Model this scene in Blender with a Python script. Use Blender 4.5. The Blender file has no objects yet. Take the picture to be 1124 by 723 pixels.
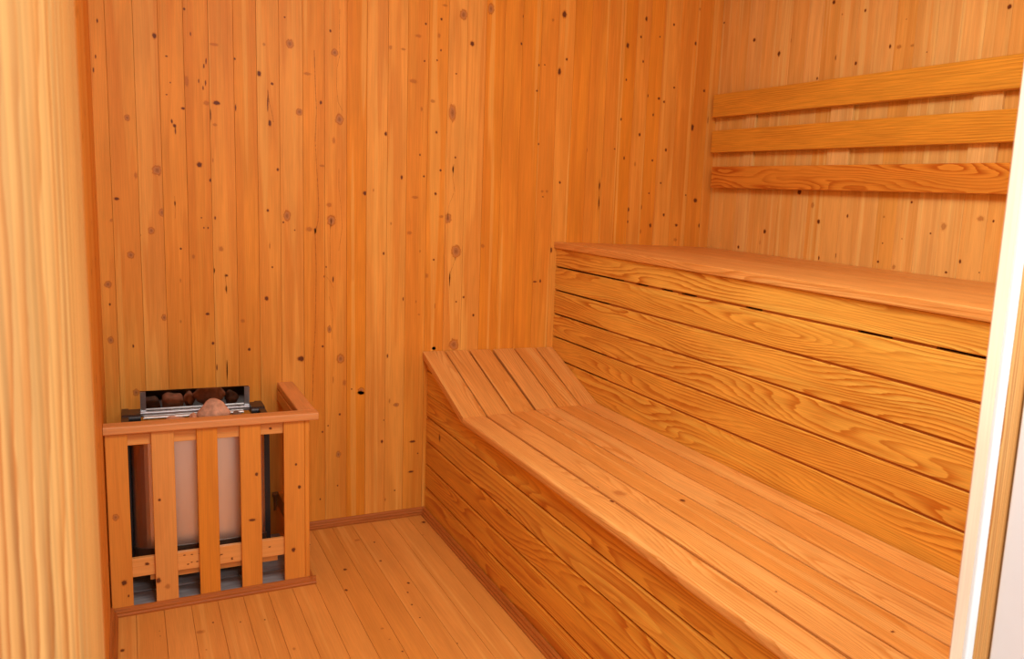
import bpy, math, random
from mathutils import Vector, Matrix
random.seed(7)
S = bpy.context.scene
COL = S.collection

# ------------------------------------------------------------------ camera
cam = bpy.data.cameras.new('camera')
cam.sensor_fit = 'HORIZONTAL'; cam.sensor_width = 36.0
cam.lens = 925.857 / 1124.0 * 36.0
cam.shift_x = -(732.24 - 562.0) / 1124.0
cam.shift_y = (379.90 - 361.5) / 1124.0
cam.clip_start = 0.01; cam.clip_end = 60
cam.dof.use_dof = True; cam.dof.focus_distance = 2.9; cam.dof.aperture_fstop = 14.0
camo = bpy.data.objects.new('camera', cam); COL.objects.link(camo)
def cam_basis(yaw, pitch, roll):
    y, p, r = [math.radians(a) for a in (yaw, pitch, roll)]
    f = Vector((-math.sin(y) * math.cos(p), math.cos(y) * math.cos(p), math.sin(p)))
    rt = Vector((math.cos(y), math.sin(y), 0)); up = rt.cross(f)
    return rt * math.cos(r) + up * math.sin(r), up * math.cos(r) - rt * math.sin(r), f
R_, U_, F_ = cam_basis(-32.9337, -9.2095, 3.656)
CAM = Vector((0, -3.4356, 1.35))
camo.matrix_world = Matrix(((R_.x, U_.x, -F_.x, CAM.x), (R_.y, U_.y, -F_.y, CAM.y), (R_.z, U_.z, -F_.z, CAM.z), (0, 0, 0, 1)))
S.camera = camo

# ------------------------------------------------------------------ light
W = bpy.data.worlds.new('daylight'); S.world = W; W.use_nodes = True
bg = W.node_tree.nodes['Background']
bg.inputs[0].default_value = (1.0, 0.985, 0.97, 1); bg.inputs[1].default_value = 0.95
def area(name, loc, target, sx, sy, power, col):
    l = bpy.data.lights.new(name, 'AREA'); l.shape = 'RECTANGLE'; l.size = sx; l.size_y = sy
    l.energy = power; l.color = col
    o = bpy.data.objects.new(name, l); COL.objects.link(o); o.location = loc
    o.rotation_euler = (Vector(target) - Vector(loc)).to_track_quat('-Z', 'Y').to_euler()
    return o
area('ceiling_lamp_light', (0.75, -2.2, 2.42), (1.45, -1.15, 0.6), 1.2, 0.8, 46, (1.0, 0.97, 0.92))
area('flash_light', (0.38, -3.6, 1.80), (1.2, -0.8, 0.8), 0.35, 0.25, 11, (1.0, 0.98, 0.96))
S.view_settings.view_transform = 'Standard'; S.view_settings.look = 'None'
S.view_settings.gamma = 1.0; S.view_settings.use_curve_mapping = False
S.view_settings.exposure = -0.13

# ------------------------------------------------------------------ materials
class NT:
    def __init__(s, m): s.t = m.node_tree; s.n = s.t.nodes; s.l = s.t.links
    def add(s, typ, **k):
        x = s.n.new(typ)
        for a, b in k.items(): setattr(x, a, b)
        return x
    def set(s, sock, v):
        if isinstance(v, bpy.types.NodeSocket): s.l.new(v, sock)
        else: sock.default_value = v
    def m(s, op, a, b=0.0, c=0.0, clamp=False):
        x = s.add('ShaderNodeMath', operation=op, use_clamp=clamp)
        for i, v in enumerate((a, b, c)): s.set(x.inputs[i], v)
        return x.outputs[0]
    def xyz(s, a, b, c):
        x = s.add('ShaderNodeCombineXYZ')
        for i, v in enumerate((a, b, c)): s.set(x.inputs[i], v)
        return x.outputs[0]
    def noise(s, v, scale=1.0, detail=2.0, rough=0.5, dist=0.0):
        x = s.add('ShaderNodeTexNoise'); s.set(x.inputs['Vector'], v)
        x.inputs['Scale'].default_value = scale; x.inputs['Detail'].default_value = detail
        x.inputs['Roughness'].default_value = rough; x.inputs['Distortion'].default_value = dist
        return x.outputs[0]
    def smooth(s, v, a, b, lo=0.0, hi=1.0):
        x = s.add('ShaderNodeMapRange', interpolation_type='SMOOTHSTEP')
        for i, q in enumerate((v, a, b, lo, hi)): s.set(x.inputs[i], q)
        return x.outputs[0]
    def ramp(s, v, pts):
        x = s.add('ShaderNodeValToRGB'); s.set(x.inputs[0], v); e = x.color_ramp.elements
        while len(e) < len(pts): e.new(0.5)
        for q, (p, c) in zip(e, pts): q.position = p; q.color = c if len(c) == 4 else (*c, 1)
        return x.outputs[0]
    def mix(s, f, a, b, mode='MIX'):
        x = s.add('ShaderNodeMix', data_type='RGBA', blend_type=mode)
        s.set(x.inputs[0], f)
        for i, v in ((6, a), (7, b)):
            s.set(x.inputs[i], v if isinstance(v, bpy.types.NodeSocket) else (*v, 1))
        return x.outputs[2]
def newmat(name):
    m = bpy.data.materials.new(name); m.use_nodes = True
    return m, NT(m), m.node_tree.nodes['Principled BSDF']

def wood(name, c1, c2, late, ring=(1.3, 9.0, 1.0, 5.0, 10.0), rs=0.6, stripe=0.5, stripec=None, fib=0.12, blotch=0.12, rough=0.42, spec=0.5, sharp=0.85, bump=0.12, fibf=(8.0, 420.0), tonek=1.0):
    """c1/c2: two board tones, late: latewood line colour, ring: (u freq, v freq, noise amount, linear v, rings)"""
    m, N, P = newmat(name)
    uv = N.add('ShaderNodeUVMap'); uv.uv_map = 'UVMap'
    sp = N.add('ShaderNodeSeparateXYZ'); N.l.new(uv.outputs[0], sp.inputs[0]); u, v = sp.outputs[0], sp.outputs[1]
    at = N.add('ShaderNodeAttribute'); at.attribute_name = 'bd'
    sc = N.add('ShaderNodeSeparateColor'); N.l.new(at.outputs['Color'], sc.inputs[0]); rnd, tone, ks = sc.outputs
    kn = N.add('ShaderNodeAttribute'); kn.attribute_name = 'kn'; kn = kn.outputs['Fac']
    o1, o2, o3 = N.m('MULTIPLY', rnd, 371.0), N.m('MULTIPLY', rnd, 917.0), N.m('MULTIPLY', rnd, 53.0)
    nu, nv, na, lv, nr = ring
    p = N.xyz(N.m('MULTIPLY_ADD', u, nu, o1), N.m('MULTIPLY_ADD', v, nv, o2), o3)
    n1 = N.noise(p, 1.0, 1.5, 0.45)
    fine = N.noise(N.xyz(N.m('MULTIPLY_ADD', u, 14.0, o1), N.m('MULTIPLY_ADD', v, 130.0, o2), o3), 1.0, 2.0)
    vk = N.m('MULTIPLY', v, lv)
    fld = N.m('ADD', N.m('MULTIPLY', n1, na), N.m('MULTIPLY_ADD', fine, 0.02, vk))
    fld = N.m('ADD', fld, N.m('MULTIPLY', kn, 0.25))
    nrv = N.m('MULTIPLY_ADD', N.m('FRACT', N.m('MULTIPLY', rnd, 7.31)), nr * 0.8, nr * 0.6)
    fr = N.m('FRACT', N.m('MULTIPLY', fld, nrv))
    rg = N.ramp(fr, [(0.0, (0, 0, 0)), (sharp - 0.45, (.18,) * 3), (sharp, (1,) * 3), (min(sharp + 0.08, .97), (1,) * 3), (1.0, (0, 0, 0))])
    base = N.mix(N.m('MULTIPLY', tone, tonek, clamp=True), c1, c2)
    bl = N.noise(N.xyz(N.m('MULTIPLY_ADD', u, 3.0, o2), N.m('MULTIPLY_ADD', v, 16.0, o1), o3), 1.0, 3.0)
    hsv = N.add('ShaderNodeHueSaturation'); N.set(hsv.inputs['Color'], base)
    N.set(hsv.inputs['Value'], N.smooth(bl, 0.25, 0.75, 1.0 - blotch, 1.0 + blotch)); base = hsv.outputs[0]
    if stripe > 0:
        s1 = N.noise(N.xyz(N.m('MULTIPLY_ADD', u, 0.9, o2), N.m('MULTIPLY_ADD', v, 22.0, o3), o1), 1.0, 1.0)
        sm = N.smooth(s1, 0.52, 0.56)
        base = N.mix(N.m('MULTIPLY', sm, stripe), base, stripec or late)
    if stripe > 0:
        s2 = N.noise(N.xyz(N.m('MULTIPLY_ADD', u, 0.6, o3), N.m('MULTIPLY_ADD', v, 30.0, o1), o2), 1.0, 1.0)
        base = N.mix(N.smooth(s2, 0.40, 0.34, 0.0, 0.55), base, (min(c1[0] * 1.06, .9), c1[1] * 1.2, c1[2] * 1.3))
    rsn = N.noise(N.xyz(N.m('MULTIPLY_ADD', u, 2.0, o3), N.m('MULTIPLY_ADD', v, 12.0, o2), o1), 1.0, 1.0)
    base = N.mix(N.m('MULTIPLY', rg, N.smooth(rsn, 0.3, 0.65, rs * 0.35, rs)), base, late)
    fb = N.noise(N.xyz(N.m('MULTIPLY_ADD', u, fibf[0], o1), N.m('MULTIPLY_ADD', v, fibf[1], o2), o3), 1.0, 2.5)
    h2 = N.add('ShaderNodeHueSaturation'); N.set(h2.inputs['Color'], base)
    N.set(h2.inputs['Value'], N.smooth(fb, 0.3, 0.7, 1.0 - fib, 1.0 + fib)); base = h2.outputs[0]
    # knots: kn runs 0 at the rim to 1 at the heart, ks = 0 dark, 0.5 soft, 1 ringed
    kk = N.m('ADD', kn, N.m('MULTIPLY', N.m('SUBTRACT', N.noise(N.xyz(N.m('MULTIPLY', u, 160.0), N.m('MULTIPLY', v, 160.0), rnd), 1.0, 2.0), 0.5), 0.35))
    on = N.m('GREATER_THAN', kn, 0.004)
    core = N.m('MULTIPLY', N.smooth(kk, 0.32, 0.55), on)
    halo = N.m('MULTIPLY', N.smooth(kk, 0.02, 0.45), on)
    soft = N.smooth(N.m('ABSOLUTE', N.m('SUBTRACT', ks, 0.5)), 0.1, 0.3, 0.45, 1.0)
    base = N.mix(N.m('MULTIPLY', N.m('MULTIPLY', halo, 0.55), soft), base, (late[0] * .75, late[1] * .6, late[2] * .6))
    ringk = N.m('MULTIPLY_ADD', N.m('SINE', N.m('MULTIPLY', kn, 38.0)), 0.35, N.smooth(kn, 0.95, 0.5, 0.25, 0.75))
    kc = N.mix(ringk, (0.26, 0.085, 0.020), (0.62, 0.28, 0.08))
    kc = N.mix(N.smooth(ks, 0.6, 0.8), (0.15, 0.045, 0.013), kc)
    kc = N.mix(N.m('LESS_THAN', N.m('ABSOLUTE', N.m('SUBTRACT', ks, 0.5)), 0.2), kc, (0.36, 0.11, 0.025))
    isr = N.smooth(ks, 0.6, 0.8)
    rim = N.m('MULTIPLY', N.m('MULTIPLY', N.smooth(N.m('ABSOLUTE', N.m('SUBTRACT', kk, 0.3)), 0.09, 0.03), isr), 0.5)
    base = N.mix(N.m('MULTIPLY', core, soft), base, kc)
    base = N.mix(rim, base, (0.36, 0.10, 0.015))
    N.set(P.inputs['Base Color'], base)
    P.inputs['Roughness'].default_value = rough; P.inputs['Specular IOR Level'].default_value = spec
    if bump > 0:
        b = N.add('ShaderNodeBump'); b.inputs['Strength'].default_value = bump; b.inputs['Distance'].default_value = 0.002
        N.set(b.inputs['Height'], N.m('ADD', N.m('MULTIPLY', rg, -0.5), fb)); N.l.new(b.outputs[0], P.inputs['Normal'])
    return m

def plain(name, col, rough=0.5, metal=0.0, var=0.05, scale=30.0, aniso=None, spec=0.5, bump=0.0):
    m, N, P = newmat(name)
    tc = N.add('ShaderNodeTexCoord')
    vec = tc.outputs['Object']
    if aniso:
        mp = N.add('ShaderNodeMapping'); mp.inputs['Scale'].default_value = aniso; N.l.new(vec, mp.inputs[0]); vec = mp.outputs[0]
    n = N.noise(vec, scale, 4.0, 0.6)
    h = N.add('ShaderNodeHueSaturation'); h.inputs['Color'].default_value = (*col, 1)
    N.set(h.inputs['Value'], N.smooth(n, 0.3, 0.7, 1 - var, 1 + var)); N.l.new(h.outputs[0], P.inputs['Base Color'])
    P.inputs['Roughness'].default_value = rough; P.inputs['Metallic'].default_value = metal
    P.inputs['Specular IOR Level'].default_value = spec
    if bump:
        b = N.add('ShaderNodeBump'); b.inputs['Strength'].default_value = bump; b.inputs['Distance'].default_value = 0.003
        N.set(b.inputs['Height'], n); N.l.new(b.outputs[0], P.inputs['Normal'])
    return m

M = {}
M['wall'] = wood('wall_pine', (0.83, 0.42, 0.085), (0.75, 0.275, 0.012), (0.60, 0.18, 0.010), ring=(0.7, 16, 1.0, 6, 4), rs=0.28, stripe=0.36, stripec=(0.66, 0.225, 0.025), fib=0.06, blotch=0.10, rough=0.5, spec=0.2, bump=0.05)
M['wall_pale'] = wood('wall_pale_pine', (0.87, 0.57, 0.18), (0.81, 0.43, 0.075), (0.64, 0.26, 0.03), ring=(0.7, 16, 1.0, 6, 4), rs=0.28, stripe=0.18, stripec=(0.66, 0.225, 0.025), fib=0.06, blotch=0.10, rough=0.5, spec=0.2, bump=0.05)
M['floor'] = wood('floor_pine', (0.79, 0.39, 0.09), (0.70, 0.31, 0.055), (0.60, 0.23, 0.03), ring=(0.7, 14, 1.0, 5, 4), rs=0.2, stripe=0.2, stripec=(0.64, 0.26, 0.05), fib=0.05, blotch=0.06, rough=0.5, spec=0.3, bump=0.04)
M['bench'] = wood('bench_larch', (0.88, 0.53, 0.09), (0.81, 0.41, 0.045), (0.52, 0.15, 0.008), ring=(0.9, 8, 1.1, 3.5, 16), rs=0.88, stripe=0.12, fib=0.10, blotch=0.08, rough=0.42, spec=0.4)
M['seat'] = wood('seat_larch', (0.83, 0.45, 0.13), (0.75, 0.35, 0.075), (0.56, 0.20, 0.025), ring=(0.9, 9, 1.0, 5, 21), rs=0.72, stripe=0.15, fib=0.10, blotch=0.08, rough=0.42, spec=0.5)
M['slat'] = wood('slat_larch', (0.80, 0.42, 0.045), (0.74, 0.32, 0.025), (0.46, 0.12, 0.006), ring=(0.9, 10, 0.6, 6, 22), rs=0.5, stripe=0.0, fib=0.12, blotch=0.07, rough=0.45, spec=0.35)
M['slat_dark'] = wood('dark_ringed_larch', (0.80, 0.37, 0.05), (0.78, 0.34, 0.04), (0.48, 0.11, 0.006), ring=(1.5, 9, 1.1, 1.5, 20), rs=0.95, stripe=0.0, fib=0.08, blotch=0.07, rough=0.45, spec=0.3)
M['guard'] = wood('guard_pine', (0.82, 0.42, 0.12), (0.76, 0.30, 0.025), (0.60, 0.21, 0.03), ring=(0.9, 14, 1.0, 5, 4), rs=0.3, stripe=0.0, fib=0.05, blotch=0.06, rough=0.42, spec=0.4, bump=0.05)
M['batten'] = wood('batten_pine', (0.86, 0.58, 0.20), (0.84, 0.52, 0.16), (0.66, 0.33, 0.06), ring=(0.8, 18, 1, 7, 8), rs=0.5, stripe=0.0, fib=0.08, rough=0.5, spec=0.3)
M['cap'] = wood('cap_pine', (0.74, 0.36, 0.12), (0.68, 0.30, 0.09), (0.52, 0.19, 0.04), ring=(0.9, 20, 1, 6, 6), rs=0.3, stripe=0.0, fib=0.07, rough=0.4, spec=0.5)
M['trim'] = wood('trim_wood', (0.48, 0.165, 0.03), (0.42, 0.13, 0.02), (0.28, 0.07, 0.010), ring=(1.0, 20, 1.0, 8, 6), rs=0.4, stripe=0.0, fib=0.1, blotch=0.08, rough=0.4)
M['jamb'] = wood('jamb_wood', (0.69, 0.37, 0.12), (0.61, 0.28, 0.075), (0.46, 0.14, 0.02), ring=(0.25, 12, 0.6, 6.0, 58), rs=0.85, stripe=0.3, stripec=(0.60, 0.24, 0.04), fib=0.18, blotch=0.08, rough=0.5, spec=0.3, fibf=(0.8, 420.0))
M['raw'] = wood('raw_pale_wood', (0.86, 0.62, 0.43), (0.84, 0.58, 0.38), (0.76, 0.48, 0.28), ring=(0.4, 20, 1, 8, 5), rs=0.3, stripe=0.0, fib=0.05, rough=0.6, spec=0.2)
M['paint'] = plain('white_paint', (0.88, 0.88, 0.88), 0.5, 0, 0.02, 6)
M['rubber'] = plain('white_seal_strip', (0.84, 0.87, 0.87), 0.4, 0, 0.03, 20)
M['gap_shade'] = plain('painted_gap_shade', (0.035, 0.014, 0.006), 0.8, 0, 0.2, 20)  # near-black colour standing in for the shade inside the hollow benches
M['steel'] = plain('polished_steel', (0.82, 0.78, 0.73), 0.36, 1.0, 0.06, 8, (1, 1, .2))
M['mirror'] = plain('mirror_steel', (0.34, 0.31, 0.29), 0.06, 1.0, 0.04, 8)
M['galv'] = plain('galvanised_steel', (0.50, 0.51, 0.52), 0.35, 0.9, 0.12, 40)
M['black'] = plain('black_enamel', (0.014, 0.014, 0.016), 0.38, 0.0, 0.1, 30)
M['brown'] = plain('burnt_brown_steel', (0.09, 0.055, 0.035), 0.4, 0.5, 0.15, 30)
M['stone'] = plain('sauna_stone', (0.66, 0.38, 0.24), 0.85, 0, 0.3, 28, bump=0.6)
M['stone2'] = plain('dark_sauna_stone', (0.20, 0.13, 0.09), 0.85, 0, 0.3, 28, bump=0.6)
M['hearth'] = plain('grey_slate', (0.33, 0.33, 0.34), 0.6, 0, 0.22, 14, (1, 5, 1), bump=0.3)
M['brass'] = plain('dull_brass', (0.45, 0.30, 0.13), 0.4, 0.9, 0.1, 40)

# ------------------------------------------------------------------ mesh tools
class MB:
    def __init__(s): s.v = []; s.f = []; s.uv = []; s.bd = []; s.kn = []; s.sm = []
    def face(s, pts, uvs, bd, kn=None, smooth=False):
        i = len(s.v); s.v += [tuple(p) for p in pts]; s.f.append(list(range(i, i + len(pts))))
        s.uv += uvs; s.bd += [bd] * len(pts); s.kn += (kn or [0.0] * len(pts)); s.sm.append(smooth)
    def ext(s, prof, o, L, A, B, length, bd=None, caps=True, smooth=False):
        """prof: closed list of (a, b); extruded along L from o; grain runs along L"""
        o, L, A, B = Vector(o), Vector(L).normalized(), Vector(A).normalized(), Vector(B).normalized()
        if bd is None: bd = (random.random(), random.random(), 0, 1)
        ar = sum(prof[i - 1][0] * prof[i][1] - prof[i][0] * prof[i - 1][1] for i in range(len(prof)))
        if ar * (A.cross(B).dot(L)) < 0: prof = prof[::-1]
        P0 = [o + A * a + B * b for a, b in prof]; P1 = [p + L * length for p in P0]
        n = len(prof); t = 0.0
        for i in range(n):
            j = (i + 1) % n; d = math.dist(prof[i], prof[j])
            # v follows the width coordinate so that the front face grain is continuous
            if abs(prof[j][0] - prof[i][0]) >= abs(prof[j][1] - prof[i][1]): va, vb = prof[i][0], prof[j][0]
            else: va, vb = prof[i][1] + 3.3, prof[j][1] + 3.3
            s.face([P0[i], P0[j], P1[j], P1[i]], [(0, va), (0, vb), (length, vb), (length, va)], bd, smooth=smooth)
        if caps:
            s.face(P0[::-1], [(b * .3, a) for a, b in prof[::-1]], bd); s.face(P1, [(b * .3 + 2, a) for a, b in prof], bd)
        return bd
    def board(s, o, L, A, B, length, w, t, c=0.002, bd=None):
        """board whose front face points to +B; width along A, thickness t going to -B; arrises chamfered by c"""
        return s.ext([(0, -t), (0, -c), (c, 0), (w - c, 0), (w, -c), (w, -t)], o, L, A, B, length, bd)
    def box(s, a, b, axis=0, bd=None, c=0.0):
        a, b = Vector(a), Vector(b); d = b - a
        ax = [(1, 0, 0), (0, 1, 0), (0, 0, 1)]
        L = ax[axis]; A = ax[(axis + 1) % 3]; B = ax[(axis + 2) % 3]
        w, h = d[(axis + 1) % 3], d[(axis + 2) % 3]
        pr = [(c, 0), (w - c, 0), (w, c), (w, h - c), (w - c, h), (c, h), (0, h - c), (0, c)] if c else [(0, 0), (w, 0), (w, h), (0, h)]
        s.ext(pr, a, L, A, B, d[axis], bd)
    def poly(s, pts, o, X, Y, Nn, t, bd=None, axisu=0):
        """flat polygon (x, y) with thickness t along -Nn; grain along X"""
        o, X, Y, Nn = Vector(o), Vector(X), Vector(Y), Vector(Nn)
        if bd is None: bd = (random.random(), random.random(), 0, 1)
        ar = sum(pts[i - 1][0] * pts[i][1] - pts[i][0] * pts[i - 1][1] for i in range(len(pts)))
        if ar * (X.cross(Y).dot(Nn)) < 0: pts = pts[::-1]
        P = [o + X * a + Y * b for a, b in pts]; Q = [p - Nn * t for p in P]
        s.face(P, [(a, b) for a, b in pts], bd); s.face(Q[::-1], [(a, b) for a, b in pts[::-1]], bd)
        for i in range(len(P)):
            j = (i + 1) % len(P); s.face([P[j], P[i], Q[i], Q[j]], [(pts[j][0], pts[j][1]), (pts[i][0], pts[i][1]), (pts[i][0], pts[i][1] + t), (pts[j][0], pts[j][1] + t)], bd)
    def knot(s, u, v, ru, rv, kind, o, U, V, Nn, lim, bd, v0=0.0):
        """radially graded patch of the board's own surface; lim = (vmin, vmax) of the board, v0 = its UV origin"""
        o, U, V, Nn = Vector(o), Vector(U), Vector(V), Vector(Nn)
        k = (1.2, 1.3, 1.15)[kind]; n = 18
        def P(a, b):
            b = min(max(b, lim[0] + .0012), lim[1] - .0012); return o + U * a + V * b + Nn * 0.0004, (a, b - v0)
        b2 = (bd[0], bd[1], (0.0, 0.5, 1.0)[kind], 1)
        levels = [(1.0, 0.0), (0.55, 0.45), (0.0, 1.0)]
        rr = [1 + random.uniform(-.12, .12) for _ in range(n)]
        sgn = 1 if U.cross(V).dot(Nn) > 0 else -1
        for li in range(2):
            (ra, ka), (rb, kb) = levels[li], levels[li + 1]
            for i in range(n):
                a0, a1 = 2 * math.pi * i / n * sgn, 2 * math.pi * (i + 1) / n * sgn; q0, q1 = rr[i], rr[(i + 1) % n]
                A = P(u + ru * k * ra * q0 * math.cos(a0), v + rv * k * ra * q0 * math.sin(a0)); B = P(u + ru * k * ra * q1 * math.cos(a1), v + rv * k * ra * q1 * math.sin(a1))
                Cc = P(u + ru * k * rb * q1 * math.cos(a1), v + rv * k * rb * q1 * math.sin(a1)); D = P(u + ru * k * rb * q0 * math.cos(a0), v + rv * k * rb * q0 * math.sin(a0))
                if rb > 0: s.face([A[0], B[0], Cc[0], D[0]], [A[1], B[1], Cc[1], D[1]], b2, [ka, ka, kb, kb])
                else: s.face([A[0], B[0], Cc[0]], [A[1], B[1], Cc[1]], b2, [ka, ka, kb])
    def build(s, name, mat, parent=None, bevel=0.0, mats=None):
        me = bpy.data.meshes.new(name); me.from_pydata(s.v, [], s.f)
        uvl = me.uv_layers.new(name='UVMap'); uvl.data.foreach_set('uv', [c for p in s.uv for c in p])
        ca = me.attributes.new('bd', 'FLOAT_COLOR', 'CORNER'); ca.data.foreach_set('color', [c for p in s.bd for c in p])
        ka = me.attributes.new('kn', 'FLOAT', 'CORNER'); ka.data.foreach_set('value', s.kn)
        me.polygons.foreach_set('use_smooth', s.sm)
        me.materials.append(mat); me.update()
        o = bpy.data.objects.new(name, me); COL.objects.link(o)
        if parent: o.parent = parent; o.matrix_parent_inverse = Matrix.Translation(-Vector(parent.location))
        return o
def tag(o, label=None, cat=None, group=None, kind=None):
    if label: o['label'] = label
    if cat: o['category'] = cat
    if group: o['group'] = group
    if kind: o['kind'] = kind
    return o
def empty(name, loc, label, cat, group=None):
    o = bpy.data.objects.new(name, None); o.empty_display_size = 0.1; o.location = loc; COL.objects.link(o)
    return tag(o, label, cat, group)
def struct(o, label=None):
    return tag(o, label, None, None, 'structure')
X, Y, Z = Vector((1, 0, 0)), Vector((0, 1, 0)), Vector((0, 0, 1))

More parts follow.
